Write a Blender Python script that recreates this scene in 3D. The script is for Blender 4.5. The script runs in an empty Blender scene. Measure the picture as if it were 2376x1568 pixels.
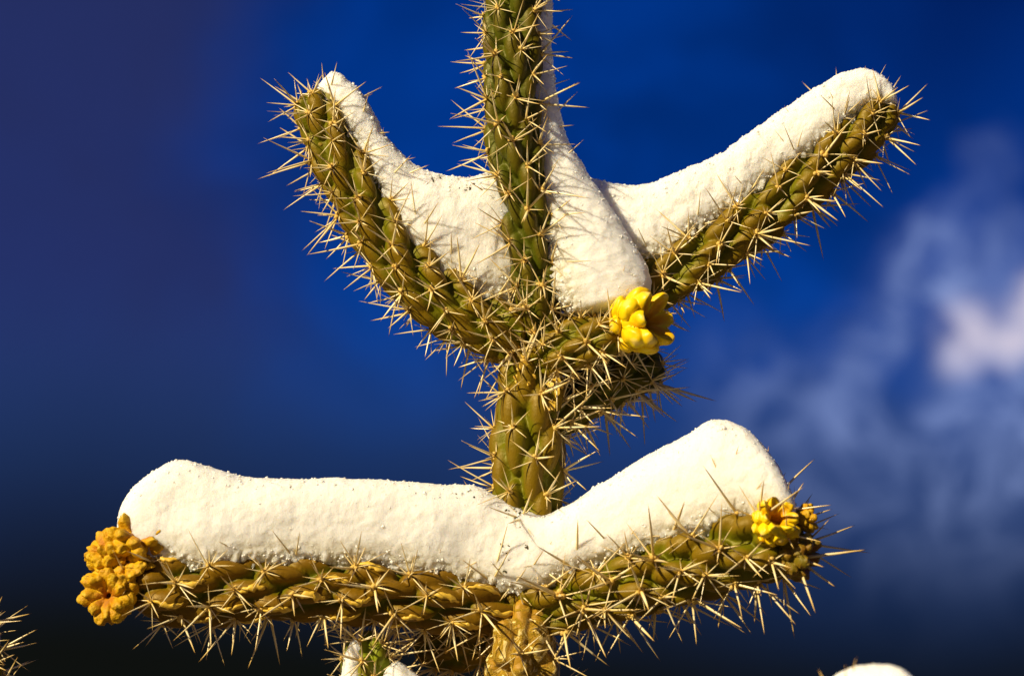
import bpy, math, random
import numpy as np
from mathutils import Vector, Matrix, noise as mn

random.seed(11)
rng = np.random.default_rng(11)
scene = bpy.context.scene
COL = scene.collection

# ------------------------------------------------------------------ camera
# The cactus stands in the plane y = 0; U is the size in metres of one unit of
# the 2376 x 1568 sketch grid in that plane (frame about 0.40 m wide).
U = 0.40 / 2376.0
GW, GH = 2376.0, 1568.0
LENS, SENSOR = 100.0, 36.0
DIST = 0.40 * LENS / SENSOR
PITCH = math.radians(10.0)
FWD = Vector((0, math.cos(PITCH), math.sin(PITCH)))
RIGHT = Vector((1, 0, 0))
UP = RIGHT.cross(FWD)
CENTRE = Vector((0, 0, 1.32))
CAM = CENTRE - FWD * DIST

cam_data = bpy.data.cameras.new('camera')
cam = bpy.data.objects.new('camera', cam_data)
COL.objects.link(cam)
cam.location = CAM
cam.rotation_euler = (math.radians(90) + PITCH, 0, 0)
cam_data.lens = LENS
cam_data.sensor_width = SENSOR
cam_data.clip_start = 0.05
cam_data.clip_end = 20000
cam_data.dof.use_dof = True
cam_data.dof.focus_distance = DIST - 0.004
cam_data.dof.aperture_fstop = 10.0
cam_data.dof.aperture_blades = 7
scene.camera = cam


def W(px, py, d=0.0):
    """point of the sketch grid on the vertical plane d grid units behind the cactus plane"""
    y = d * U
    ray = FWD + RIGHT * ((px - GW / 2) / GW * SENSOR / LENS) - UP * ((py - GH / 2) / GW * SENSOR / LENS)
    t = (y - CAM.y) / ray.y
    return CAM + ray * t


# ------------------------------------------------------------------ sky and sun
SUN_EL, SUN_AZ = math.radians(31), math.radians(229)      # azimuth clockwise from +Y
sun_dir = Vector((math.sin(SUN_AZ) * math.cos(SUN_EL), math.cos(SUN_AZ) * math.cos(SUN_EL), math.sin(SUN_EL)))

world = bpy.data.worlds.new('World')
scene.world = world
world.use_nodes = True
wt = world.node_tree
wt.nodes.clear()


class NT:
    """small helper to write node trees compactly"""
    def __init__(self, tree):
        self.t = tree

    def n(self, kind, **kw):
        nd = self.t.nodes.new(kind)
        for k, v in kw.items():
            setattr(nd, k, v)
        return nd

    def put(self, sock, v):
        if isinstance(v, bpy.types.NodeSocket):
            self.t.links.new(v, sock)
        elif v is not None:
            if hasattr(sock.default_value, '__len__') and not hasattr(v, '__len__'):
                v = [v] * len(sock.default_value)
            if hasattr(v, '__len__') and len(v) == 3 and len(sock.default_value) == 4:
                v = (*v, 1)
            sock.default_value = v

    def math(self, op, a, b=None, c=None, clamp=False):
        nd = self.n('ShaderNodeMath', operation=op, use_clamp=clamp)
        for i, v in enumerate((a, b, c)):
            if v is not None:
                self.put(nd.inputs[i], v)
        return nd.outputs[0]

    def mix(self, f, a, b, mode='MIX'):
        nd = self.n('ShaderNodeMix', data_type='RGBA', blend_type=mode)
        self.put(nd.inputs[0], f)
        self.put(nd.inputs[6], a)
        self.put(nd.inputs[7], b)
        return nd.outputs[2]

    def noise(self, vec, scale, detail=4, rough=0.55, dist=0.0):
        nd = self.n('ShaderNodeTexNoise')
        if vec is not None:
            self.put(nd.inputs['Vector'], vec)
        nd.inputs['Scale'].default_value = scale
        nd.inputs['Detail'].default_value = detail
        nd.inputs['Roughness'].default_value = rough
        nd.inputs['Distortion'].default_value = dist
        return nd.outputs['Fac'], nd.outputs['Color']

    def step(self, v, lo, hi, a=0.0, b=1.0):
        nd = self.n('ShaderNodeMapRange', interpolation_type='SMOOTHSTEP')
        self.put(nd.inputs[0], v)
        nd.inputs[1].default_value = lo
        nd.inputs[2].default_value = hi
        nd.inputs[3].default_value = a
        nd.inputs[4].default_value = b
        return nd.outputs[0]

    def vmath(self, op, a, b=None):
        nd = self.n('ShaderNodeVectorMath', operation=op)
        self.put(nd.inputs[0], a)
        if b is not None:
            self.put(nd.inputs[1], b)
        return nd


w = NT(wt)
sky = w.n('ShaderNodeTexSky', sky_type='NISHITA', sun_disc=False)
sky.sun_elevation = SUN_EL
sky.sun_rotation = SUN_AZ
sky.altitude = 2500
sky.air_density = 1.0
sky.dust_density = 0.2
sky.ozone_density = 6.0
dirv = w.n('ShaderNodeTexCoord').outputs['Generated']
# deep polarised mountain blue
blue = w.mix(1.0, sky.outputs[0], (0.0002, 0.0110, 0.0370), 'MULTIPLY')
_, wob = w.noise(dirv, 7.0, 5, 0.55)
wobc = w.vmath('SUBTRACT', wob, (0.5, 0.5, 0.5)).outputs[0]
wv = w.vmath('SCALE', wobc)
wv.inputs['Scale'].default_value = 0.16
dird = w.vmath('ADD', dirv, wv.outputs[0]).outputs[0]
_, wob2 = w.noise(dirv, 15.0, 5, 0.55)
wc = w.vmath('SCALE', w.vmath('SUBTRACT', wob2, (0.5, 0.5, 0.5)).outputs[0])
wc.inputs['Scale'].default_value = 0.055
dirc = w.vmath('ADD', dirv, wc.outputs[0]).outputs[0]
sep = w.n('ShaderNodeSeparateXYZ')
w.put(sep.inputs[0], dird)
sep0 = w.n('ShaderNodeSeparateXYZ')
w.put(sep0.inputs[0], dirv)


def sky_spot(px, py):
    return (W(px, py, 0) - CAM).normalized()


def bank(px, py, r0, r1, src=dird):
    """1 inside a cloud bank centred on a direction of the sky, fading out"""
    d = w.vmath('DISTANCE', src, tuple(sky_spot(px, py))).outputs['Value']
    return w.step(d, r0, r1, 1.0, 0.0)


n_m, _ = w.noise(dirv, 11.0, 4, 0.55, 0.6)
mot = w.vmath('SCALE', blue)
w.put(mot.inputs['Scale'], w.step(n_m, 0.3, 0.7, 0.72, 1.28))
blue = mot.outputs[0]
# wide dim violet veil over one side of the sky
n_big, _ = w.noise(dirv, 3.2, 3, 0.5)
veil = w.step(sep.outputs[0], -0.135, -0.05, 1.0, 0.0)
col = w.mix(w.math('MULTIPLY', veil, 0.85), blue, (0.0160, 0.0215, 0.084))
# low grey-blue murk, thicker to one side, then the dark storm bank along the whole horizon
murk = w.step(sep0.outputs[2], 0.125, 0.205, 1.0, 0.0)
col = w.mix(w.math('MULTIPLY', murk, 0.85), col, (0.0115, 0.0315, 0.112))
deep = bank(2420, -40, 0.0, 0.15)
col = w.mix(w.math('MULTIPLY', deep, 0.75), col, (0.0004, 0.0050, 0.050))
# pale cloud wisps: a ragged bank low on one side, with brighter curls in it
n_w, _ = w.noise(dirc, 38.0, 6, 0.58, 1.2)
n_f, _ = w.noise(dirv, 9.0, 3, 0.5, 1.0)
soft = w.step(n_w, 0.38, 0.64)
bk = None
for (px, py, r0, r1, wt_) in ((2420, 880, 0.010, 0.085, 0.80), (2230, 1080, 0.0, 0.080, 0.55), (2020, 1010, 0.0, 0.050, 0.30), (2180, 590, 0.003, 0.022, 0.85), (2120, 640, 0.001, 0.018, 0.7),
                              (2270, 520, 0.0, 0.024, 0.45), (2060, 800, 0.0, 0.020, 0.55), (2150, 750, 0.002, 0.024, 0.75), (2010, 870, 0.0, 0.016, 0.4),
                              (1780, 960, 0.0, 0.045, 0.32), (1690, 860, 0.0, 0.022, 0.18), (2290, 345, 0.0, 0.02, 0.22), (2060, 950, 0.0, 0.03, 0.35)):
    b_ = w.math('MULTIPLY', bank(px, py, r0, r1, dirc), wt_)
    bk = b_ if bk is None else w.math('SUBTRACT', 1.0, w.math('MULTIPLY', w.math('SUBTRACT', 1.0, bk), w.math('SUBTRACT', 1.0, b_)))
hole = w.math('SUBTRACT', 1.0, w.math('MULTIPLY', bank(2110, 860, 0.004, 0.020, dirc), 0.75))
dens = w.math('MULTIPLY', w.math('MULTIPLY', bk, hole), w.math('ADD', w.math('MULTIPLY', soft, 0.95), 0.22))
col = w.mix(w.math('MULTIPLY', dens, 0.95, clamp=True), col, (0.150, 0.210, 0.430))
core = w.math('MAXIMUM', bank(2235, 745, 0.002, 0.018, dirc), w.math('MAXIMUM', bank(2300, 760, 0.001, 0.014, dirc), w.math('MAXIMUM', bank(2376, 690, 0.006, 0.020, dirc), w.math('MULTIPLY', bank(2190, 735, 0.001, 0.012, dirc), 0.6))))
core = w.math('MULTIPLY', core, w.step(n_w, 0.30, 0.60, 0.15, 1.0))
col = w.mix(w.math('MULTIPLY', core, 0.92), col, (0.52, 0.47, 0.56))
# faint cloud elsewhere in the sky
n_e, _ = w.noise(dirv, 2.2, 6, 0.6, 0.4)
else_ = w.math('MULTIPLY', w.step(n_e, 0.52, 0.75), w.step(sep0.outputs[1], 0.55, 0.9, 1.0, 0.0))
col = w.mix(w.math('MULTIPLY', else_, 0.7), col, (0.30, 0.32, 0.42))
hz = w.math('ADD', sep0.outputs[2], w.math('MULTIPLY', w.math('SUBTRACT', n_big, 0.5), 0.06))
xcl = w.math('MAXIMUM', w.math('MINIMUM', sep0.outputs[0], 0.15), -0.15)
hz = w.math('ADD', hz, w.math('MULTIPLY', xcl, 0.10))
storm = w.step(hz, 0.048, 0.164, 1.0, 0.0)
col = w.mix(storm, col, (0.0035, 0.0042, 0.0036))
bg = w.n('ShaderNodeBackground')
lift = w.vmath('SCALE', col)
lift.inputs['Scale'].default_value = 10.0
w.put(bg.inputs['Color'], lift.outputs[0])
bg.inputs['Strength'].default_value = 0.1
out = w.n('ShaderNodeOutputWorld')
wt.links.new(bg.outputs[0], out.inputs[0])

sun_data = bpy.data.lights.new('sun', 'SUN')
sun_data.energy = 5.0
sun_data.angle = math.radians(0.5)
sun_data.color = (1.0, 0.845, 0.55)
sun = bpy.data.objects.new('sun', sun_data)
COL.objects.link(sun)
sun.rotation_euler = (-sun_dir).to_track_quat('-Z', 'Y').to_euler()
sun.location = CENTRE + sun_dir * 5

vs = scene.view_settings
vs.view_transform = 'Standard'
vs.look = 'None'
vs.exposure = 0.40
vs.gamma = 1.0
vs.use_curve_mapping = False
scene.cycles.max_bounces = 6
scene.cycles.use_denoising = True

# ------------------------------------------------------------------ materials


def material(name):
    m = bpy.data.materials.new(name)
    m.use_nodes = True
    nt = NT(m.node_tree)
    b = m.node_tree.nodes['Principled BSDF']
    return m, nt, b


def attr(nt, name):
    return nt.n('ShaderNodeAttribute', attribute_name=name).outputs['Fac']


def bump(nt, b, h, strength, dist):
    nd = nt.n('ShaderNodeBump')
    nd.inputs['Strength'].default_value = strength
    nd.inputs['Distance'].default_value = dist
    nt.put(nd.inputs['Height'], h)
    nt.t.links.new(nd.outputs[0], b.inputs['Normal'])


def stem_material(name, green, brown, bias):
    m, nt, b = material(name)
    pos = nt.n('ShaderNodeTexCoord').outputs['Object']
    n1, _ = nt.noise(pos, 70, 4, 0.6)
    n2, _ = nt.noise(pos, 420, 5, 0.65)
    h = attr(nt, 'crest')
    f = nt.math('ADD', nt.math('MULTIPLY', h, 0.75), nt.math('MULTIPLY', n1, 0.9))
    f = nt.step(f, 0.62 + bias, 1.12 + bias)
    c = nt.mix(f, green, brown)
    c = nt.mix(nt.step(n2, 0.45, 0.75, 0.0, 0.35), c, tuple(0.55 * x for x in brown))
    # scattered tan cork specks
    vor = nt.n('ShaderNodeTexVoronoi')
    nt.put(vor.inputs['Vector'], pos)
    vor.inputs['Scale'].default_value = 130
    n3, _ = nt.noise(pos, 55, 2)
    speck = nt.math('MULTIPLY', nt.step(vor.outputs['Distance'], 0.10, 0.16, 1.0, 0.0), nt.step(n3, 0.55, 0.62))
    c = nt.mix(nt.math('MULTIPLY', speck, 0.8), c, (0.42, 0.27, 0.05))
    nt.put(b.inputs['Base Color'], c)
    nt.put(b.inputs['Roughness'], nt.step(n2, 0.3, 0.7, 0.36, 0.56))
    b.inputs['Specular IOR Level'].default_value = 0.36
    b.inputs['Specular Tint'].default_value = (1.0, 0.85, 0.45, 1)
    b.inputs['Subsurface Weight'].default_value = 0.0
    bump(nt, b, nt.math('ADD', n2, nt.math('MULTIPLY', speck, 1.5)), 0.45, 0.0008)
    return m


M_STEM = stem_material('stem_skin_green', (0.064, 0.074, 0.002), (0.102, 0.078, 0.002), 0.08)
M_ARM = stem_material('stem_skin_olive', (0.130, 0.126, 0.002), (0.172, 0.104, 0.002), 0.0)
M_GOLD = stem_material('stem_skin_golden', (0.104, 0.112, 0.002), (0.172, 0.088, 0.002), -0.16)
M_LIME = stem_material('stem_skin_lime', (0.21, 0.25, 0.010), (0.17, 0.14, 0.01), 0.25)

# woody trunk with peeling tan bark
M_BARK, nt, b = material('peeling_bark')
pos = nt.n('ShaderNodeTexCoord').outputs['Object']
n1, _ = nt.noise(pos, 110, 7, 0.68, 1.6)
n2, _ = nt.noise(pos, 300, 5, 0.65)
c = nt.mix(nt.step(n1, 0.47, 0.50), (0.40, 0.21, 0.003), (0.62, 0.37, 0.008))
c = nt.mix(nt.step(n1, 0.55, 0.58), c, (0.85, 0.66, 0.24))
c = nt.mix(nt.step(n2, 0.5, 0.75, 0, 0.5), c, (0.16, 0.08, 0.01))
nt.put(b.inputs['Base Color'], c)
b.inputs['Roughness'].default_value = 0.55
bump(nt, b, nt.math('ADD', nt.step(n1, 0.46, 0.58), nt.math('MULTIPLY', n2, 0.4)), 0.8, 0.0016)

# spines: straw sheath with golden tip, brown at the very base
M_SPINE, nt, b = material('spine')
t = attr(nt, 't')
r = nt.n('ShaderNodeValToRGB')
nt.put(r.inputs[0], t)
e = r.color_ramp.elements
e[0].position, e[0].color = 0.0, (0.40, 0.24, 0.03, 1)
e[1].position, e[1].color = 1.0, (0.42, 0.20, 0.02, 1)
for p_, c_ in ((0.12, (0.80, 0.60, 0.20, 1)), (0.50, (0.93, 0.82, 0.52, 1)), (0.80, (0.86, 0.62, 0.22, 1))):
    q = r.color_ramp.elements.new(p_)
    q.color = c_
rnd = nt.n('ShaderNodeObjectInfo').outputs['Random']
c = nt.mix(nt.step(rnd, 0.3, 1.0, 0.0, 0.30), r.outputs[0], (0.50, 0.30, 0.06))
nt.put(b.inputs['Base Color'], c)
b.inputs['Roughness'].default_value = 0.28
b.inputs['Specular IOR Level'].default_value = 0.7

M_WOOL, nt, b = material('areole_wool')
pos = nt.n('ShaderNodeTexCoord').outputs['Object']
n1, _ = nt.noise(pos, 900, 3)
nt.put(b.inputs['Base Color'], nt.mix(n1, (0.50, 0.28, 0.03), (0.72, 0.52, 0.14)))
b.inputs['Roughness'].default_value = 0.7

M_SCAR, nt, b = material('cork_scar')
pos = nt.n('ShaderNodeTexCoord').outputs['Object']
n1, _ = nt.noise(pos, 500, 4, 0.6)
nt.put(b.inputs['Base Color'], nt.mix(n1, (0.58, 0.32, 0.010), (0.80, 0.56, 0.07)))
b.inputs['Roughness'].default_value = 0.5
bump(nt, b, n1, 0.5, 0.0006)


def fruit_material(name, base, warm, tip, rough, wrinkle):
    m, nt, b = material(name)
    pos = nt.n('ShaderNodeTexCoord').outputs['Object']
    n1, _ = nt.noise(pos, 160, 4, 0.6)
    n2, _ = nt.noise(pos, 600, 5, 0.65)
    c = nt.mix(nt.step(n1, 0.35, 0.68), base, warm)
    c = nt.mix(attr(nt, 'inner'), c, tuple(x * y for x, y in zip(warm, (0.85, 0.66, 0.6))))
    c = nt.mix(nt.math('MULTIPLY', attr(nt, 'tip'), 0.8), c, tip)
    nt.put(b.inputs['Base Color'], c)
    b.inputs['Roughness'].default_value = rough
    b.inputs['Specular IOR Level'].default_value = 0.28
    bump(nt, b, nt.math('ADD', n1, nt.math('MULTIPLY', n2, 0.5)), wrinkle, 0.0014)
    return m


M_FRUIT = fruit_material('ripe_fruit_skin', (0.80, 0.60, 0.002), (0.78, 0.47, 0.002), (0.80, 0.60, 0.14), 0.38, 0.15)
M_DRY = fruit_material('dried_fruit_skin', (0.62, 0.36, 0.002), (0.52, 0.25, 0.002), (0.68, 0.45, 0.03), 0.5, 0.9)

M_GREENFRUIT = fruit_material('unripe_fruit_skin', (0.16, 0.12, 0.004), (0.22, 0.10, 0.004), (0.40, 0.26, 0.04), 0.5, 0.6)

M_SNOW, nt, b = material('snow')
pos = nt.n('ShaderNodeTexCoord').outputs['Object']
n1, _ = nt.noise(pos, 900, 5, 0.7)
n2, _ = nt.noise(pos, 260, 4, 0.65)
n3, _ = nt.noise(pos, 2600, 2, 0.6)
dirt = nt.step(nt.noise(pos, 75, 5, 0.7)[0], 0.64, 0.76, 0.0, 0.22)
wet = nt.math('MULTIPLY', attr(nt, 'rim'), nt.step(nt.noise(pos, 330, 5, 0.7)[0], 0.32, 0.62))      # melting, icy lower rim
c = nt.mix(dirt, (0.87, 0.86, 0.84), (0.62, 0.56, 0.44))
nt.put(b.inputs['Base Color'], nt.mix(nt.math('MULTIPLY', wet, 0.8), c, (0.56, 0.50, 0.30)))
nt.put(b.inputs['Roughness'], nt.math('SUBTRACT', nt.step(n3, 0.4, 0.75, 0.75, 0.30), nt.math('MULTIPLY', wet, 0.15)))
b.inputs['Specular IOR Level'].default_value = 0.5
b.inputs['Subsurface Weight'].default_value = 1.0
b.inputs['Subsurface Radius'].default_value = (1.0, 0.9, 0.75)
b.inputs['Subsurface Scale'].default_value = 0.0045
bump(nt, b, nt.math('ADD', nt.math('ADD', nt.math('MULTIPLY', n1, 1.1), nt.math('MULTIPLY', n2, 0.15)), nt.math('MULTIPLY', n3, 1.2)), 0.5, 0.0008)

M_ICE, nt, b = material('ice_grain')
b.inputs['Base Color'].default_value = (0.90, 0.88, 0.82, 1)
b.inputs['Roughness'].default_value = 0.12
b.inputs['Transmission Weight'].default_value = 0.0
b.inputs['Subsurface Weight'].default_value = 0.6
b.inputs['Subsurface Radius'].default_value = (1.0, 0.9, 0.75)
b.inputs['Subsurface Scale'].default_value = 0.001
b.inputs['IOR'].default_value = 1.31

M_GROUND, nt, b = material('desert_ground')
pos = nt.n('ShaderNodeTexCoord').outputs['Object']
n1, _ = nt.noise(pos, 0.7, 6, 0.6)
n2, _ = nt.noise(pos, 14, 5, 0.65)
c = nt.mix(n2, (0.045, 0.035, 0.022), (0.11, 0.085, 0.055))
c = nt.mix(nt.step(n1, 0.60, 0.68), c, (0.55, 0.55, 0.55))
nt.put(b.inputs['Base Color'], c)
b.inputs['Roughness'].default_value = 0.9
bump(nt, b, n2, 0.6, 0.03)

# ------------------------------------------------------------------ mesh helpers


def mesh_from(name, verts, faces, mats, smooth=True, mat_index=None, attrs=None):
    me = bpy.data.meshes.new(name)
    me.from_pydata(verts if isinstance(verts, list) else [tuple(v) for v in verts], [], faces)
    for m in mats:
        me.materials.append(m)
    if smooth:
        me.polygons.foreach_set('use_smooth', [True] * len(me.polygons))
    if mat_index is not None:
        me.polygons.foreach_set('material_index', mat_index)
    for k, v in (attrs or {}).items():
        a = me.attributes.new(k, 'FLOAT', 'POINT')
        a.data.foreach_set('value', np.asarray(v, dtype=np.float32))
    me.update()
    return me


def link(name, data, parent=None):
    o = bpy.data.objects.new(name, data)
    COL.objects.link(o)
    if parent is not None:
        o.parent = parent
    return o


def thing(o, label, cat, group=None):
    o['label'] = label
    o['category'] = cat
    if group:
        o['group'] = group
    return o


def catmull(rows, n):
    """resample rows (list of tuples) to n samples, centripetal enough for these paths"""
    P = np.array(rows, dtype=float)
    seg = np.linalg.norm(np.diff(P[:, :3], axis=0), axis=1)
    seg = np.maximum(seg, 1e-6)
    s = np.concatenate([[0], np.cumsum(seg)])
    # slopes
    m = np.zeros_like(P)
    for i in range(len(P)):
        if i == 0:
            m[i] = (P[1] - P[0]) / seg[0]
        elif i == len(P) - 1:
            m[i] = (P[-1] - P[-2]) / seg[-1]
        else:
            d0, d1 = (P[i] - P[i - 1]) / seg[i - 1], (P[i + 1] - P[i]) / seg[i]
            m[i] = (d0 * seg[i] + d1 * seg[i - 1]) / (seg[i] + seg[i - 1])
    q = np.linspace(0, s[-1], n)
    idx = np.clip(np.searchsorted(s, q, side='right') - 1, 0, len(seg) - 1)
    h = seg[idx][:, None]
    t = ((q - s[idx]) / seg[idx])[:, None]
    return ((2 * t**3 - 3 * t**2 + 1) * P[idx] + (t**3 - 2 * t**2 + t) * h * m[idx]
            + (-2 * t**3 + 3 * t**2) * P[idx + 1] + (t**3 - t**2) * h * m[idx + 1]), q


def frames(path):
    T = np.gradient(path, axis=0)
    T /= np.linalg.norm(T, axis=1)[:, None]
    N = np.zeros_like(T)
    n0 = np.array([0.0, -1.0, 0.0])
    for i in range(len(T)):
        n0 = n0 - T[i] * np.dot(n0, T[i])
        n0 /= np.linalg.norm(n0)
        N[i] = n0
    return T, N, np.cross(T, N)


def smooth01(x):
    x = np.clip(x, 0, 1)
    return x * x * (3 - 2 * x)


# ------------------------------------------------------------------ spine clusters (shared meshes)


def tri_tube(p0, d, length, rad, bend, verts, faces, tt, sides=5):
    base = len(verts)
    d = d.normalized()
    a = d.orthogonal().normalized()
    c = d.cross(a)
    prof = ((0.0, 0.8), (0.2, 1.0), (0.6, 0.70), (0.9, 0.28))
    for f, k in prof:
        cpt = p0 + d * (length * f) + bend * (f * f * length)
        for j in range(sides):
            an = 2 * math.pi * j / sides
            verts.append(tuple(cpt + (a * math.cos(an) + c * math.sin(an) * 0.75) * rad * k))
            tt.append(f)
    verts.append(tuple(p0 + d * length + bend * length))
    tt.append(1.0)
    for i in range(len(prof) - 1):
        for j in range(sides):
            j2 = (j + 1) % sides
            faces.append((base + i * sides + j, base + i * sides + j2, base + (i + 1) * sides + j2, base + (i + 1) * sides + j))
    last = base + (len(prof) - 1) * sides
    for j in range(sides):
        faces.append((last + j, last + (j + 1) % sides, base + len(prof) * sides))


ICO = None


def ico_data():
    global ICO
    if ICO is None:
        import bmesh
        bm = bmesh.new()
        bmesh.ops.create_icosphere(bm, subdivisions=1, radius=1)
        ICO = ([Vector(v.co) for v in bm.verts], [tuple(v.index for v in f.verts) for f in bm.faces])
        bm.free()
    return ICO


def cluster_data(seed, count, size):
    """verts/faces of one areole: spines around +Z with a pad of wool, in metres"""
    rd = random.Random(seed)
    V, F, tt, mi = [], [], [], []
    L = size * U
    ncent = rd.choice((2, 3, 3, 4))
    off = rd.random() * 6.28
    for k in range(count):
        if k < ncent:
            tilt = math.radians(rd.uniform(8, 52))
            ln = L * rd.uniform(0.60, 1.18)
            rad = rd.uniform(2.4, 3.6) * U
            az = off + 2 * math.pi * k / ncent + rd.uniform(-0.5, 0.5)
        else:
            tilt = math.radians(rd.uniform(48, 84))
            ln = L * rd.uniform(0.28, 0.80)
            rad = rd.uniform(1.4, 2.2) * U
            az = off + 2 * math.pi * (k - ncent) / (count - ncent) + rd.uniform(-0.4, 0.4)
        d = Vector((math.sin(tilt) * math.cos(az), math.sin(tilt) * math.sin(az), math.cos(tilt)))
        bend = Vector((rd.uniform(-1, 1), rd.uniform(-1, 1), rd.uniform(-1, 1))) * 0.05
        tri_tube(Vector((rd.uniform(-3, 3) * U, rd.uniform(-3, 3) * U, -3 * U)), d, ln, rad, bend, V, F, tt)
    mi = [0] * len(F)
    iv, iff = ico_data()
    for k in range(5):
        p = Vector((rd.uniform(-6, 6), rd.uniform(-6, 6), rd.uniform(-2, 4))) * U
        s = rd.uniform(3.5, 6.5) * U
        b0 = len(V)
        for v in iv:
            V.append(tuple(p + v * s * rd.uniform(0.8, 1.2)))
            tt.append(0.0)
        for f in iff:
            F.append(tuple(b0 + i for i in f))
            mi.append(1)
    return V, F, tt, mi


CLUSTERS = []
for i in range(28):
    d_ = cluster_data(100 + i, random.Random(i).choice((6, 7, 8, 9, 10, 11)), 110)
    CLUSTERS.append((d_, mesh_from('spine_cluster', d_[0], d_[1], [M_SPINE, M_WOOL], True, d_[3], {'t': d_[2]})))

all_clusters = []     # (importance, stem object, matrix, variant)

# ------------------------------------------------------------------ the cactus

BASE = W(1215, 1640, 30)
BASE = Vector((BASE.x, BASE.y, 0.0))
cactus = link('cholla_cactus', None)
cactus.location = BASE
thing(cactus, 'tall branching cholla cactus with green spiny arms, yellow fruit and snow lying on it', 'cactus')
NEIGHBOUR = Vector((W(-62, 1500, 20).x, W(-62, 1500, 20).y, 0.0))
neighbour = link('cholla_cactus', None)
neighbour.location = NEIGHBOUR
thing(neighbour, 'cactus of which only bristling pale spines show, beside the dried yellow fruits', 'cactus')


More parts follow.
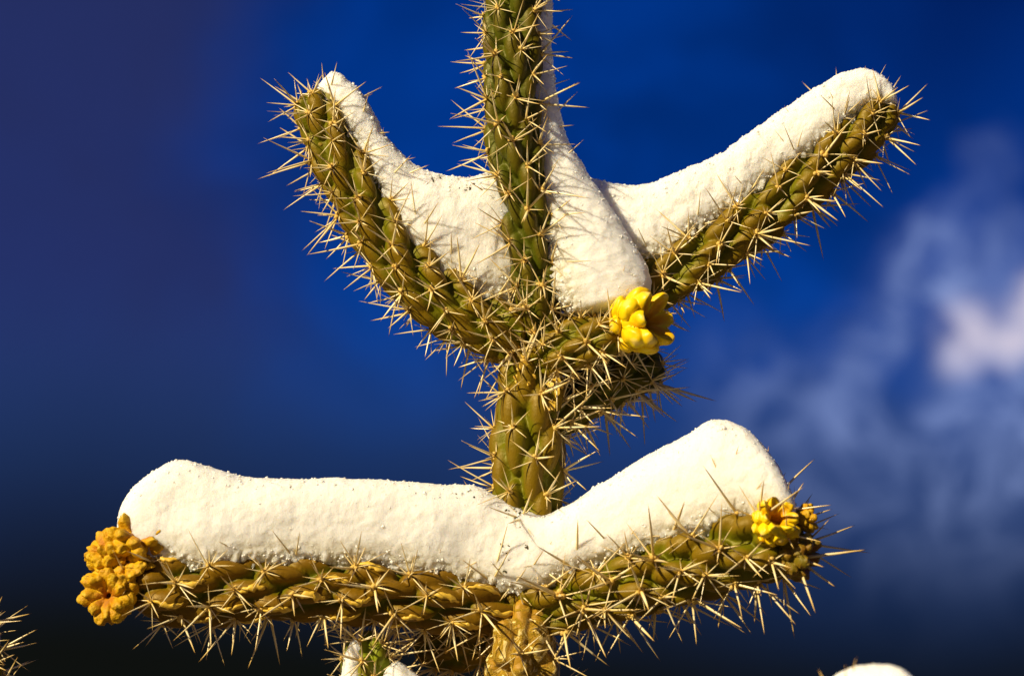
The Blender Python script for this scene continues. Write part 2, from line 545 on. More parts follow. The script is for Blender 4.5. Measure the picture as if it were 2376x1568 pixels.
def stem(rows, mat, ring=5, pitch=52, twist=0.20, amp=0.30, owner=cactus, nT=110, step=2.6, spines=1.0, name='stem_joint',
         round_tip=True, seed=0, spine_scale=1.0, corky=0.0, scars=False, importance=1.0, skip_below=1660, phase=0.0):
    """a cactus joint: rows of (px, py, depth, radius) on the sketch grid from base to tip"""
    rd = random.Random(seed)
    pts = []
    for (x, y, d, r) in rows:
        p = W(x, y, d)
        pts.append((p.x, p.y, p.z, r * U))
    length = sum((Vector(pts[i + 1][:3]) - Vector(pts[i][:3])).length for i in range(len(pts) - 1))
    nS = max(24, int(length / (step * U)))
    S, s = catmull(pts, nS)
    path, rad = S[:, :3], S[:, 3].copy()
    T, N, B = frames(path)
    if round_tip:
        tip = 0.95 * rad[-1]
        e = np.clip((s - (s[-1] - tip)) / tip, 0, 1)
        rad *= np.sqrt(np.maximum(1 - e**2.2, 0.0008))
    e = np.clip(1 - s / (0.5 * rad[0]), 0, 1)
    rad *= np.sqrt(np.maximum(1 - e**2, 0.0008))
    th = np.linspace(0, 2 * math.pi, nT, endpoint=False)
    p = pitch * U
    nr = int(length / p) + 3
    tub = []
    H = np.zeros((nS, nT))
    for k in range(-1, nr):
        for j in range(ring):
            sk = k * p + p * rd.uniform(-0.16, 0.16) + 0.2 * p + p * 0.30 * (j / ring)
            tk = phase + 2 * math.pi * (j + 0.5 * (k % 2)) / ring + twist * k + rd.uniform(-0.13, 0.13)
            big = rd.uniform(0.82, 1.12)
            tub.append((sk, tk, big))
            i0, i1 = np.searchsorted(s, sk - 2.0 * p), np.searchsorted(s, sk + 0.8 * p)
            if i1 <= i0:
                continue
            a = ((s[i0:i1] - sk) / p)[:, None]
            dth = (th[None, :] - tk + math.pi) % (2 * math.pi) - math.pi
            half = math.pi / ring
            bb = dth / (half * 0.72 * (0.95 + 0.07 * math.sin(sk * 900)))
            ac = a + 0.42
            al = np.where(ac < 0, ac / 1.12, ac / 0.88)
            f = big * np.maximum(1 - al * al - bb * bb, 0)**0.6
            H[i0:i1] = np.maximum(H[i0:i1], f)
    # light smoothing so grooves stay sharp but not jagged
    Hs = (H + 0.5 * (np.roll(H, 1, 1) + np.roll(H, -1, 1))) / 2
    amp *= 1.40
    Rf = rad[:, None] * (1 - amp * 0.80 + amp * Hs)
    ct, st = np.cos(th), np.sin(th)
    P = path[:, None, :] + Rf[:, :, None] * (N[:, None, :] * ct[None, :, None] + B[:, None, :] * st[None, :, None])
    if corky:
        for i in range(nS):
            for j in range(nT):
                v = Vector(P[i, j])
                q = mn.noise(v * 95) * 0.6 + mn.noise(v * 260) * 0.35
                P[i, j] += (P[i, j] - path[i]) * corky * q
    verts = P.reshape(-1, 3)
    verts = np.vstack([verts, path[0] - T[0] * 1e-5, path[-1] + T[-1] * 1e-5])
    faces = []
    for i in range(nS - 1):
        a0, b0 = i * nT, (i + 1) * nT
        for j in range(nT):
            j2 = (j + 1) % nT
            faces.append((a0 + j, b0 + j, b0 + j2, a0 + j2))
    nv = nS * nT
    for j in range(nT):
        j2 = (j + 1) % nT
        faces.append((nv, j, j2))
        faces.append((nv + 1, (nS - 1) * nT + j2, (nS - 1) * nT + j))
    crest = np.concatenate([Hs.reshape(-1), [0, 0]])
    o = link(name, mesh_from(name, verts, faces, [mat], True, None, {'crest': crest}), owner)
    o.location = -owner.location
    # areoles
    for (sk, tk, big) in tub:
        if not (0.25 * p < sk < s[-1] * 1.0) or spines <= 0:
            continue
        i = int(np.clip(np.searchsorted(s, sk), 1, nS - 2))
        j = int(round((tk % (2 * math.pi)) / (2 * math.pi) * nT)) % nT
        pos = Vector(P[i, j])
        c_ = Vector(path[i])
        rv = N[i] * math.cos(tk) + B[i] * math.sin(tk)
        ax = Vector(T[i])
        nrm = Vector(rv)
        tipness = float(np.clip((s[i] - (s[-1] - 1.3 * rad.max())) / (1.3 * rad.max()), 0, 1)) if round_tip else 0
        zdir = (nrm + ax * (0.22 + 1.1 * tipness)).normalized()
        sx = ax - zdir * ax.dot(zdir)
        sx.normalize()
        ang = rd.uniform(-0.6, 0.6) + rd.choice((0, 0, math.pi))
        R = Matrix((sx, zdir.cross(sx), zdir)).transposed() @ Matrix.Rotation(ang, 3, 'Z')
        sc = spine_scale * rd.uniform(0.78, 1.14)
        M = Matrix.Translation(pos - zdir * 0.5 * U) @ R.to_4x4() @ Matrix.Diagonal((sc, sc, sc * rd.uniform(0.9, 1.1), 1))
        view = (CAM - pos).normalized()
        face = nrm.dot(view)
        # off frame?
        rel = pos - CAM
        dz = rel.dot(FWD)
        gx = rel.dot(RIGHT) / dz * LENS / SENSOR * GW + GW / 2
        gy = -rel.dot(UP) / dz * LENS / SENSOR * GW + GH / 2
        if gy > skip_below + 40 or gy < -120 or gx > GW + 140:
            continue
        inside = 0 <= gx <= GW and 0 <= gy <= GH
        if rd.random() > spines:
            continue
        all_clusters.append(((1.0 if inside else 0.3) * importance * (1.2 + min(face, 0.15)) + face * 0.25, o, M, rd.randrange(28), owner))
        if scars and face > 0.30 and rd.random() < 0.8 and 0.08 < sk / s[-1] < 0.95:
            # long dried cork sliver lying on the crest behind the areole
            L_, w_, h_ = rd.uniform(38, 60) * U, rd.uniform(6.5, 10) * U, 4.5 * U
            sv, sf = [], []
            nU, nV = 14, 8
            for a in range(nU + 1):
                f = a / nU
                back = sk - 0.10 * p - f * L_ * 1.55
                i2 = int(np.clip(np.searchsorted(s, back), 0, nS - 1))
                tw = tk + 0.06 * math.sin(f * 5 + sk * 500)
                j3 = int(round((tw % (2 * math.pi)) / (2 * math.pi) * nT)) % nT
                pc = Vector(P[i2, j3]) - Vector(rv) * 0.6 * U
                wd = w_ * (math.sin(math.pi * (0.06 + 0.9 * f))**0.7) * (1 + 0.25 * math.sin(f * 17 + sk * 900)) * (0.7 + 0.5 * f)
                side = Vector(T[i2]).cross(Vector(rv)).normalized()
                for c2 in range(nV):
                    an = 2 * math.pi * c2 / nV
                    sv.append(tuple(pc + side * math.cos(an) * wd + Vector(rv) * (math.sin(an) * h_ * (0.35 + 0.65 * math.sin(math.pi * f)) + 1.2 * U)))
            for a in range(nU):
                for c2 in range(nV):
                    c3 = (c2 + 1) % nV
                    sf.append((a * nV + c2, a * nV + c3, (a + 1) * nV + c3, (a + 1) * nV + c2))
            sf.append(tuple(range(nV - 1, -1, -1)))
            sf.append(tuple(nU * nV + c2 for c2 in range(nV)))
            link('cork_scar', mesh_from('cork_scar', sv, sf, [M_SCAR]), o)
    return o


# upper stem rising through the top of the frame
stem([(1240, 845, 5, 44), (1250, 770, -5, 46), (1246, 700, -14, 54), (1240, 610, -24, 58), (1224, 510, -34, 62), (1207, 420, -42, 65),
      (1190, 300, -50, 66), (1188, 120, -56, 66), (1188, -60, -60, 66), (1190, -190, -64, 60)], M_STEM, seed=1, pitch=54, twist=0.16, amp=0.32, phase=0.3)
# middle stem between the two whorls of arms
stem([(1208, 1470, 25, 76), (1214, 1330, 25, 80), (1224, 1160, 22, 82), (1230, 1010, 18, 84), (1234, 900, 12, 76), (1236, 830, 6, 66), (1240, 790, 4, 50)],
     M_ARM, seed=2, pitch=74, twist=0.13, amp=0.32, spine_scale=1.02, phase=0.1)
# upper arm curving up to a snowy tip
stem([(1215, 800, -2, 50), (1165, 778, -8, 66), (1100, 745, -12, 72), (1010, 685, -14, 74), (925, 595, -14, 72), (852, 482, -12, 69), (797, 385, -8, 67),
      (758, 300, -4, 63), (722, 212, 0, 50)], M_ARM, seed=3, pitch=46, twist=-0.22, amp=0.30, spine_scale=0.98, phase=0.5)
# opposite upper arm
stem([(1240, 820, 20, 50), (1330, 775, 40, 56), (1440, 712, 48, 62), (1552, 640, 46, 67), (1682, 556, 42, 68), (1808, 462, 36, 68), (1925, 366, 30, 66),
      (2005, 296, 26, 62), (2072, 232, 24, 48)], M_ARM, seed=4, pitch=48, twist=0.24, amp=0.32, spine_scale=0.98, phase=0.2)
# short joint that carries the ripe fruit
stem([(1240, 850, -5, 46), (1300, 812, -34, 58), (1370, 790, -52, 56), (1445, 765, -66, 46)], M_ARM, seed=5, pitch=40, twist=0.2, amp=0.30, spine_scale=0.9)
# shaded joint behind the fruit
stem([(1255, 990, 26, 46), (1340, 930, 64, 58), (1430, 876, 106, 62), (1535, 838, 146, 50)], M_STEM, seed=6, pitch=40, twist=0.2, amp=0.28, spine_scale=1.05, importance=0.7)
# lower arms
stem([(1210, 1408, -8, 60), (1120, 1400, -20, 70), (1000, 1385, -26, 75), (860, 1368, -28, 77), (700, 1362, -28, 79), (540, 1362, -28, 80), (420, 1364, -26, 80),
      (300, 1362, -24, 68)], M_GOLD, seed=7, pitch=62, twist=0.10, amp=0.38, spine_scale=1.02, scars=True, phase=0.15)
stem([(1195, 1412, -10, 60), (1290, 1398, -28, 70), (1400, 1366, -50, 76), (1520, 1330, -95, 82), (1650, 1294, -140, 85), (1760, 1262, -176, 84), (1865, 1236, -206, 68)],
     M_ARM, seed=8, pitch=50, twist=-0.18, amp=0.32, spine_scale=1.26, phase=0.35)
# lower stem with peeling bark, then the bare trunk down to the ground
stem([(1218, 1800, 34, 84), (1216, 1640, 10, 82), (1212, 1540, -8, 80), (1206, 1455, -14, 74), (1204, 1400, 12, 56)], M_BARK, seed=9, pitch=62, twist=0.15, amp=0.26, corky=0.22,
     phase=0.6, spine_scale=0.9, spines=0.6)
lo = W(1218, 1780, 34)
gz = -(lo.z) / U
stem([(1215, 1760 + (lo.z + 0.03) / U * 1.02, 34, 190), (1217, 1760 + lo.z / U * 0.5, 34, 140), (1218, 1770, 34, 86)], M_BARK, seed=10, pitch=110, amp=0.12,
     spines=0, name='trunk', nT=48, step=12, round_tip=False)
# lower joint standing behind the golden arm, and a shaded one under it
stem([(1200, 1960, 40, 60), (1040, 1830, 36, 62), (905, 1700, 30, 62), (862, 1590, 24, 60), (852, 1520, 20, 54), (866, 1462, 18, 40)], M_LIME, seed=11, pitch=42, twist=0.2,
     spine_scale=0.95, importance=0.9, phase=0.4)
stem([(1190, 1480, 70, 50), (1080, 1500, 110, 56), (960, 1500, 140, 48)], M_ARM, seed=12, pitch=44, twist=0.2, importance=0.6, spines=0.8)
# joint low on the far side whose snow just shows
stem([(1240, 1960, 20, 60), (1500, 1900, -350, 62), (1800, 1780, -750, 62), (2040, 1690, -960, 56)], M_ARM, seed=13, pitch=50, twist=0.2, importance=0.3)
# the neighbouring cactus at the edge
stem([(-70, 1900, 20, 74), (-64, 1700, 20, 72), (-58, 1600, 20, 68), (-62, 1500, 20, 62), (-74, 1420, 20, 46)], M_ARM, seed=14, pitch=46, twist=0.2, owner=neighbour,
     skip_below=1800, spine_scale=1.0)
lo2 = W(-70, 1880, 20)
stem([(-70, 1860 + (lo2.z + 0.03) / U * 1.02, 20, 170), (-70, 1860 + lo2.z / U * 0.5, 20, 120), (-70, 1870, 20, 76)], M_BARK, seed=15, pitch=110, amp=0.12, spines=0,
     name='trunk', nT=48, step=12, round_tip=False, owner=neighbour)

# spine clusters: the best seen ones as sub-parts of their joints, the rest as one mass per cactus
all_clusters.sort(key=lambda c: -c[0])
counts = {cactus.name: 0, neighbour.name: 0}
rest = {cactus.name: [], neighbour.name: []}
for (imp, o, M, v, owner) in all_clusters:
    if counts[owner.name] < 300 and imp > 0.55:
        counts[owner.name] += 1
        c = link('spine_cluster', CLUSTERS[v][1], o)
        c.matrix_local = M
    else:
        rest[owner.name].append((M, v))
for owner in (cactus, neighbour):
    V, F, tt, mi = [], [], [], []
    for (M, v) in rest[owner.name]:
        d_ = CLUSTERS[v][0]
        b0 = len(V)
        V.extend(tuple(M @ Vector(q)) for q in d_[0])
        F.extend(tuple(b0 + i for i in f) for f in d_[1])
        tt.extend(d_[2])
        mi.extend(d_[3])
    if V:
        o = link('rear_spines', mesh_from('rear_spines', V, F, [M_SPINE, M_WOOL], True, mi, {'t': tt}), owner)
        o.location = -owner.location
        o['kind'] = 'stuff'

# flakes of golden cork where the joints meet
rdk = random.Random(77)
mid = [o for o in cactus.children if o.name.startswith('stem_joint')][1]
co = np.zeros(len(mid.data.vertices) * 3)
mid.data.vertices.foreach_get('co', co)
co = co.reshape(-1, 3)
rel = co - np.array(CAM)
dzz = rel @ np.array(FWD)
mgx = rel[:, 0] / dzz * LENS / SENSOR * GW + GW / 2
mgy = -(rel @ np.array(UP)) / dzz * LENS / SENSOR * GW + GH / 2
for (cx, cy, ex, ey, nk) in ((1240, 850, 62, 46, 20), (1290, 905, 16, 40, 5)):
    for k in range(nk):
        x, y = cx + rdk.uniform(-ex, ex), cy + rdk.uniform(-ey, ey)
        i_ = int(np.argmin((mgx - x)**2 + (mgy - y)**2 + (rel[:, 1] - rel[:, 1].min()) / U * 8.0))
        c0 = Vector(co[i_])
        sx, sy, sz = rdk.uniform(5, 15), rdk.uniform(2.0, 4.0), rdk.uniform(5, 18)
        rot = Matrix.Rotation(rdk.uniform(-1.2, 1.2), 3, 'Y') @ Matrix.Rotation(rdk.uniform(-0.5, 0.5), 3, 'X')
        iv, iff = ico_data()
        vv = [tuple(c0 + rot @ Vector((v.x * sx, v.y * sy, v.z * sz)) * U * rdk.uniform(0.35, 1.35)) for v in iv]
        link('cork_flake', mesh_from('cork_flake', vv, iff, [M_SCAR], False), mid)

# ------------------------------------------------------------------ fruit


def fruit(px, py, d, axis, R, tall, mat, seed, cup=0.55, rows=4, per=6, amp=0.42, crumple=1.0, wide=1.0):
    rd = random.Random(seed)
    c0 = W(px, py, d)
    R *= U
    ax = Vector(axis).normalized()
    e1 = ax.orthogonal().normalized()
    e2 = ax.cross(e1)
    prof = [(0.02, -1.0 * tall), (0.45, -0.85 * tall), (0.85, -0.35 * tall), (1.0, 0.15 * tall), (0.86, 0.62 * tall), (0.70 * (0.6 + 0.4 * wide), 0.74 * tall), (0.52 * wide, 0.62 * tall),
            (0.40 * wide, (0.62 - cup) * tall), (0.2 * wide, (0.62 - cup * 1.25) * tall), (0.01, (0.62 - cup * 1.3) * tall)]
    nP, nT = 110, 120
    pr, q = catmull([(a, b, 0) for a, b in prof], nP)
    q = q / q[-1]
    rim = q[int(np.argmin(np.abs(pr[:, 1] - 0.74 * tall) + 3 * (np.arange(nP) > nP * 0.8)))]
    th = np.linspace(0, 2 * math.pi, nT, endpoint=False)
    Q, TH = np.meshgrid(q, th, indexing='ij')
    H = np.zeros_like(Q)
    tip = np.zeros_like(Q)
    for k in range(rows):
        t0 = rim * (0.18 + 0.80 * k / (rows - 1))
        n = per if k else per - 1
        for j in range(n):
            tk = 2 * math.pi * (j + 0.5 * (k % 2)) / n + rd.uniform(-0.16, 0.16)
            tc = t0 + rd.uniform(-0.02, 0.02)
            a = (Q - tc) / (rim * 0.21)
            b = ((TH - tk + math.pi) % (2 * math.pi) - math.pi) / (math.pi / n * 0.95)
            rr = a * a + b * b
            f = rd.uniform(0.75, 1.15) * np.maximum(1 - rr, 0)**0.6
            H = np.maximum(H, f)
            tip = np.maximum(tip, np.clip(1 - rr / 0.10, 0, 1))
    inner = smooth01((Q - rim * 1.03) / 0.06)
    P = np.zeros((nP, nT, 3))
    A, E1, E2 = np.array(ax), np.array(e1), np.array(e2)
    rho = pr[:, 0][:, None] * R
    z = pr[:, 1][:, None] * R
    outd = E1 * np.cos(TH)[..., None] + E2 * np.sin(TH)[..., None]
    P = np.array(c0) + outd * rho[..., None] + A * z[..., None]
    up = 0.15 + 0.75 * np.clip(Q / rim, 0, 1)**2
    disp = outd * 0.85 + A * up[..., None]
    P = P + disp * (amp * R * (H - 0.25) * np.clip(rho / (0.5 * R), 0, 1))[..., None]
    flat = P.reshape(-1, 3)
    for i in range(len(flat)):
        v = Vector(flat[i])
        flat[i] += np.array(mn.noise_vector(v * 330)) * R * 0.05 * crumple + np.array(mn.noise_vector(v * 120)) * R * 0.08 * crumple
    if crumple > 1:
        for i in range(len(flat)):
            v = Vector(flat[i])
            q = abs(mn.noise(v * 300)) + 0.3 * abs(mn.noise(v * 640))
            flat[i] += (flat[i] - np.array(c0)) * (0.06 - 0.17 * q)
    faces = []
    for i in range(nP - 1):
        for j in range(nT):
            j2 = (j + 1) % nT
            faces.append((i * nT + j, i * nT + j2, (i + 1) * nT + j2, (i + 1) * nT + j))
    faces.append(tuple(range(nT - 1, -1, -1)))
    faces.append(tuple((nP - 1) * nT + j for j in range(nT)))
    o = link('fruit', mesh_from('fruit', flat, faces, [mat], True, None, {'tip': tip.reshape(-1), 'inner': inner.reshape(-1)}), cactus)
    o.location = -BASE
    return o


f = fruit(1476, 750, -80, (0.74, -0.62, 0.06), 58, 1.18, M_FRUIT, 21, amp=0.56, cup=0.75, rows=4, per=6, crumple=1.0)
f['label'] = 'bright yellow ripe fruit with blunt knobs and an open cup'
fruit(318, 1258, -58, (0.22, -0.70, 0.55), 47, 0.95, M_DRY, 22, amp=0.6, per=7, rows=4, crumple=1.3, cup=0.8, wide=0.62)
fruit(258, 1288, -44, (-0.55, -0.35, 0.55), 46, 0.9, M_DRY, 23, amp=0.5, per=8, rows=5, crumple=1.3, wide=0.5)
fruit(258, 1378, -56, (-0.22, -0.90, -0.12), 50, 0.9, M_DRY, 24, amp=0.55, per=7, rows=5, crumple=1.3, cup=0.8, wide=0.45)
fruit(318, 1328, -60, (0.4, -0.2, -0.3), 34, 0.8, M_DRY, 29, amp=0.6, per=6, rows=5, crumple=1.3)
fruit(1795, 1216, -262, (0.30, -0.75, 0.45), 42, 0.9, M_FRUIT, 25, amp=0.55, per=7, crumple=1.5, cup=0.7)
fruit(1868, 1205, -210, (0.9, -0.1, 0.25), 26, 0.8, M_DRY, 26, amp=0.6, crumple=1.5)
fruit(1848, 1290, -225, (0.85, -0.35, -0.3), 42, 0.9, M_GREENFRUIT, 27, amp=0.5, crumple=1.4)

# ------------------------------------------------------------------ snow


def snow(rows, label, n=260, nT=150, seed=0, grains=260, lump=1.0, box=0.82, name='snow_cap'):
    """rows: (top x, top y, bottom x, bottom y, depth of the middle, half depth)"""
    rd = random.Random(seed)
    arr = []
    for (tx, ty, bx, by, d, wd) in rows:
        arr.append(((tx + bx) / 2, (ty + by) / 2, d, (tx - bx) / 2, (ty - by) / 2, wd))
    S, s = catmull(arr, n)
    f = s / s[-1]
    ends = np.sqrt(np.clip(1 - np.clip(1 - s / 26.0, 0, 1)**2, 0.0004, 1)) * np.sqrt(np.clip(1 - np.clip(1 - (s[-1] - s) / 26.0, 0, 1)**2, 0.0004, 1))
    th = np.linspace(0, 2 * math.pi, nT, endpoint=False)
    td = np.linspace(0, 2 * math.pi, 4001)
    cd = np.sign(np.cos(td)) * np.abs(np.cos(td))**box
    sd = np.sign(np.sin(td)) * np.abs(np.sin(td))**box
    asp = np.mean([math.hypot(r_[0] - r_[2], r_[1] - r_[3]) / 2 / r_[5] for r_ in rows])
    al = np.concatenate([[0], np.cumsum(np.hypot(np.diff(cd) * asp, np.diff(sd)))])
    tq = np.interp(np.linspace(0, al[-1], nT, endpoint=False), al, td)
    cs = np.interp(tq, td, cd)
    sn = np.interp(tq, td, sd)
    low = smooth01((-cs - 0.45) / 0.4)
    V = np.zeros((n, nT, 3))
    for i in range(n):
        cx, cy, d, hx, hy, wd = S[i]
        C = np.array(W(cx, cy, d))
        top = np.array(W(cx + hx, cy + hy, d)) - C
        V[i] = C + ends[i] * (top[None, :] * cs[:, None] + np.array([0, 1, 0])[None, :] * (wd * U) * sn[:, None])
    cen = V.mean(axis=1)
    flat = V.reshape(-1, 3)
    off = Vector((seed * 3.1, seed * 1.7, 0))
    for i in range(len(flat)):
        c = cen[i // nT]
        v = Vector(flat[i])
        nn = flat[i] - c
        l = np.linalg.norm(nn)
        if l < 1e-9:
            continue
        q = v + off
        h = mn.noise(q * 55) * 8.0 + mn.noise(q * 190) * 2.4 + mn.noise(q * 420) * 1.5 + abs(mn.noise(q * 1000)) * 2.4 + low[i % nT] * (abs(mn.noise(q * 330)) * 16 - 3)
        flat[i] += nn / l * (h * lump * U) * ends[i // nT]
    faces = []
    for i in range(n - 1):
        for j in range(nT):
            j2 = (j + 1) % nT
            faces.append((i * nT + j, i * nT + j2, (i + 1) * nT + j2, (i + 1) * nT + j))
    faces.append(tuple(range(nT - 1, -1, -1)))
    faces.append(tuple((n - 1) * nT + j for j in range(nT)))
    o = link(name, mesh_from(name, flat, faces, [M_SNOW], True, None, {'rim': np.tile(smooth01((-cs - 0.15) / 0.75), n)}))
    thing(o, label, 'snow', 'snow lying on the cactus arms')
    # loose ice grains along the lower front edge and on the crown
    if grains:
        iv, iff = ico_data()
        gv, gf = [], []
        for k in range(grains):
            i = rd.randrange(4, n - 4)
            if rd.random() < 0.72:
                an = math.pi + rd.gauss(0.55, 0.26)      # low, towards the front
            else:
                an = rd.gauss(0, 0.5) - 0.3
            j = int(np.argmin(np.abs(tq - an % (2 * math.pi))))
            p = Vector(flat[i * nT + j])
            sz = U * min(rd.lognormvariate(0.62, 0.42), 5.0)
            b0 = len(gv)
            st = Vector((rd.uniform(0.7, 1.3), rd.uniform(0.7, 1.3), rd.uniform(0.7, 1.3)))
            rot = Matrix.Rotation(rd.random() * 6, 3, (rd.random() + 0.1, rd.random(), rd.random()))
            for v in iv:
                q = rot @ Vector((v.x * st.x, v.y * st.y, v.z * st.z))
                gv.append(tuple(p + q * sz * rd.uniform(0.75, 1.15)))
            gf.extend(tuple(b0 + a for a in f_) for f_ in iff)
        g = link('ice_grains', mesh_from('ice_grains', gv, gf, [M_ICE], False), o)
        g['kind'] = 'stuff'
    return o


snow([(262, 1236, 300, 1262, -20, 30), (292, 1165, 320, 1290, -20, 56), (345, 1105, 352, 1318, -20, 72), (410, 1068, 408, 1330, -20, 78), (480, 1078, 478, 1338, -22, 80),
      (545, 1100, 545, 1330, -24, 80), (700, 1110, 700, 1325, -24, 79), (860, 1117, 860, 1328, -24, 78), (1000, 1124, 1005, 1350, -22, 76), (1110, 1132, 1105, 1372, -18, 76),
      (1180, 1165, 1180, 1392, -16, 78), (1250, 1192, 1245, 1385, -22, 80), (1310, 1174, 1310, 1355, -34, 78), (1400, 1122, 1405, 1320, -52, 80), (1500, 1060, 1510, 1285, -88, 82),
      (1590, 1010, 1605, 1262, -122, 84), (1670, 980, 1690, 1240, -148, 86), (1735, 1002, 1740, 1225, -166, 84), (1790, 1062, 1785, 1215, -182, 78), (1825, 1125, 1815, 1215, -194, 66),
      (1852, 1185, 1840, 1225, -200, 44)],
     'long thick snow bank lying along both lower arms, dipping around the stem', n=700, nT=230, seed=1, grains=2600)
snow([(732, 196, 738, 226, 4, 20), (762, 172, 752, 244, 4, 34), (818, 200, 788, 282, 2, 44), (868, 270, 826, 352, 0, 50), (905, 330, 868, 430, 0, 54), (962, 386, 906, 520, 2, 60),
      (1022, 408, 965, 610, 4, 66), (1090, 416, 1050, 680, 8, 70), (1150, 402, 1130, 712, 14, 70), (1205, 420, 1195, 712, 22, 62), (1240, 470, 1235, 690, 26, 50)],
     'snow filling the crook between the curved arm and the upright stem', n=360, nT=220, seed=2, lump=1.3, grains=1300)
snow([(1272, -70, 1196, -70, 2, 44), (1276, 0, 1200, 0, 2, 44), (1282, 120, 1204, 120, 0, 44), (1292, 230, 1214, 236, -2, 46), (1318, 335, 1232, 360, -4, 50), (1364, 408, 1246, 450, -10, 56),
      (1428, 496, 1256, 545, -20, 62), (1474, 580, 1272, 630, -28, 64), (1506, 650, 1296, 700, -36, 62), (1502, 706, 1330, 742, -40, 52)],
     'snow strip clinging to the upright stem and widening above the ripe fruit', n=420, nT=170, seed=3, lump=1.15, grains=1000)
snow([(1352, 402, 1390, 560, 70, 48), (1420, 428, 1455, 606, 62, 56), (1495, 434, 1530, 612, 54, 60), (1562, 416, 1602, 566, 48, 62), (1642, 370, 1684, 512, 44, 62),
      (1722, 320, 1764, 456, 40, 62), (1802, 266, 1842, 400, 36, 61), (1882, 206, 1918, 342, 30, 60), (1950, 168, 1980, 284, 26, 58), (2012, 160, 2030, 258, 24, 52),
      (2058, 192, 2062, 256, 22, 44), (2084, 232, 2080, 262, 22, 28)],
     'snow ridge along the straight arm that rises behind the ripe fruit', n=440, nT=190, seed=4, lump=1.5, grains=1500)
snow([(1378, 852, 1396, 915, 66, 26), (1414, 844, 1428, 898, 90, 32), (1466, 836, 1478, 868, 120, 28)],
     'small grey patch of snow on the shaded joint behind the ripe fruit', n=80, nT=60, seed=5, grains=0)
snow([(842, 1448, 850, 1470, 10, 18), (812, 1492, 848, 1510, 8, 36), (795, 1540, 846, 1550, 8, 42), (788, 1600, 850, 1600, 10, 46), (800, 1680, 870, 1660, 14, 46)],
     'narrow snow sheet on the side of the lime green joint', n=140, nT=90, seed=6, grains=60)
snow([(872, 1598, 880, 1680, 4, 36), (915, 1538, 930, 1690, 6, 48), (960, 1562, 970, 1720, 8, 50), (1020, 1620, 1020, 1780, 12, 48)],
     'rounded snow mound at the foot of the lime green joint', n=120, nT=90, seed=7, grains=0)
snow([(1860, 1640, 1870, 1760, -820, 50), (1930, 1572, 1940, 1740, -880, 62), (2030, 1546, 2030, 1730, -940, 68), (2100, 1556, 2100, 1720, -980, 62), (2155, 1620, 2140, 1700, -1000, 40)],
     'blurred snow hump low beneath the pale cloud', n=140, nT=90, seed=8, grains=0)

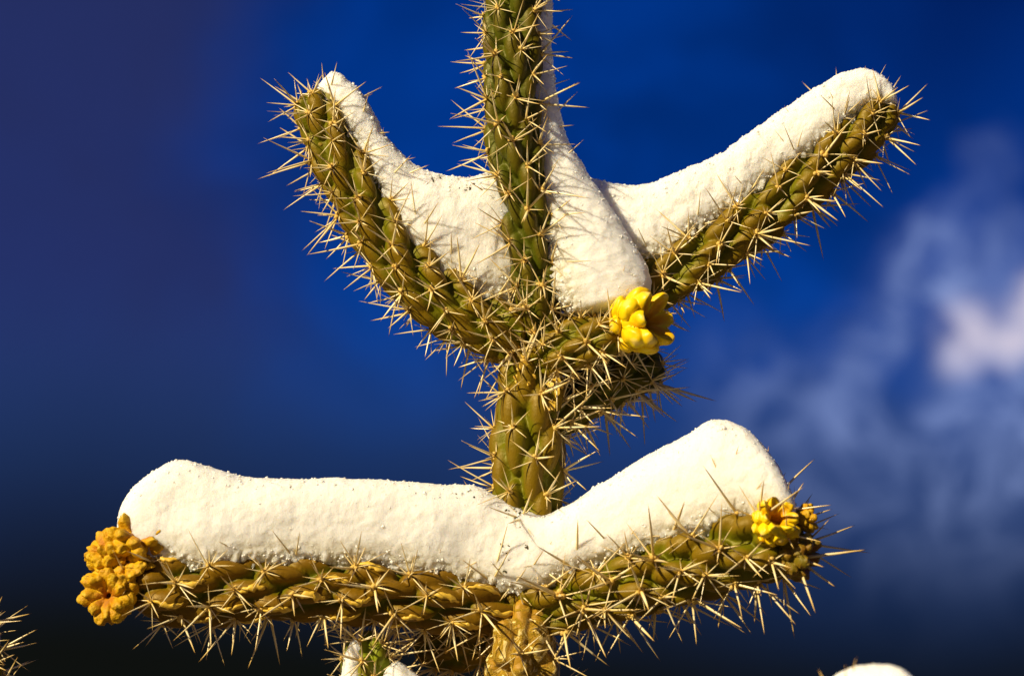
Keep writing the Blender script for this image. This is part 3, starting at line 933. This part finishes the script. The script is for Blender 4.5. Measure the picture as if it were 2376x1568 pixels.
# dark bits of plant litter caught in the snow around the stem
M_LITTER, nt, b = material('plant_litter')
pos = nt.n('ShaderNodeTexCoord').outputs['Object']
nt.put(b.inputs['Base Color'], nt.mix(nt.noise(pos, 700, 3)[0], (0.012, 0.012, 0.006), (0.09, 0.07, 0.02)))
b.inputs['Roughness'].default_value = 0.8
rdl = random.Random(5)
sc_ = [o for o in COL.objects if o.get('category') == 'snow'][:2]
for host, spots in ((sc_[0], ((1170, 1285, 8, 30, 9), (1222, 1262, 4, 9, 3), (1185, 1192, 22, 14, 12), (1090, 1150, 50, 12, 6))), (sc_[1], ((1085, 436, 16, 8, 8), (1010, 420, 20, 6, 4)))):
    co = np.zeros(len(host.data.vertices) * 3)
    host.data.vertices.foreach_get('co', co)
    co = co.reshape(-1, 3)
    rel = co - np.array(CAM)
    dz = rel @ np.array(FWD)
    gx = rel[:, 0] / dz * LENS / SENSOR * GW + GW / 2
    gy = -(rel @ np.array(UP)) / dz * LENS / SENSOR * GW + GH / 2
    lv, lf = [], []
    iv, iff = ico_data()
    for (cx, cy, ex, ey, nk) in spots:
        for k_ in range(nk):
            x, y = cx + rdl.gauss(0, ex * 0.6), cy + rdl.gauss(0, ey * 0.6)
            i_ = int(np.argmin((gx - x)**2 + (gy - y)**2 + (rel[:, 1] - rel[:, 1].min()) / U * 1.0))
            c0 = Vector(co[i_])
            sz = rdl.uniform(1.6, 4.2) * U
            rot = Matrix.Rotation(rdl.random() * 6, 3, 'Y')
            b0 = len(lv)
            st = Vector((rdl.uniform(0.5, 0.9), 0.5, rdl.uniform(0.9, 2.2)))
            lv.extend(tuple(c0 + rot @ Vector((v.x * st.x, v.y * st.y, v.z * st.z)) * sz * rdl.uniform(0.7, 1.2)) for v in iv)
            lf.extend(tuple(b0 + a_ for a_ in f_) for f_ in iff)
    o = link('plant_litter', mesh_from('plant_litter', lv, lf, [M_LITTER], False), host)
    o['kind'] = 'stuff'

# ------------------------------------------------------------------ ground
gn = 80
gv, gf = [], []
ext = [-6000, -2500, -1000, -400, -150, -60, -25] + list(np.linspace(-12, 12, 33)) + [25, 60, 150, 400, 1000, 2500, 6000]
for yy in ext:
    for xx in ext:
        rr = math.hypot(xx - BASE.x, yy - BASE.y)
        gv.append((xx, yy, 0.05 * mn.noise(Vector((xx * 0.5, yy * 0.5, 0))) * min(1, rr / 1.0) - 0.005))
k = len(ext)
for i in range(k - 1):
    for j in range(k - 1):
        gf.append((i * k + j, i * k + j + 1, (i + 1) * k + j + 1, (i + 1) * k + j))
g = link('ground', mesh_from('ground', gv, gf, [M_GROUND]))
g['kind'] = 'structure'
g['label'] = 'dark desert ground with patches of snow'

# ------------------------------------------------------------------ low dark hills round the horizon
M_HILL, nt, b = material('wooded_hill')
pos = nt.n('ShaderNodeTexCoord').outputs['Object']
nt.put(b.inputs['Base Color'], nt.mix(nt.noise(pos, 0.02, 6, 0.65)[0], (0.010, 0.012, 0.008), (0.030, 0.034, 0.020)))
b.inputs['Roughness'].default_value = 0.95
hv, hf = [], []
nA, rings = 220, ((2600, 0.0), (2900, 0.45), (3300, 1.0), (3900, 0.5), (4600, 0.0))
for (rr, k_) in rings:
    for a_ in range(nA):
        an = 2 * math.pi * a_ / nA
        x_, y_ = math.cos(an) * rr, math.sin(an) * rr
        n_ = 0.55 + 0.45 * mn.noise(Vector((math.cos(an) * 3, math.sin(an) * 3, 2))) + 0.2 * mn.noise(Vector((x_ * 0.004, y_ * 0.004, 5)))
        hv.append((x_, y_, -6 + k_ * 115 * max(n_, 0.1)))
for i_ in range(len(rings) - 1):
    for a_ in range(nA):
        a2 = (a_ + 1) % nA
        hf.append((i_ * nA + a_, i_ * nA + a2, (i_ + 1) * nA + a2, (i_ + 1) * nA + a_))
h = link('hills', mesh_from('hills', hv, hf, [M_HILL]))
h['kind'] = 'structure'
h['label'] = 'low dark wooded hills along the horizon'
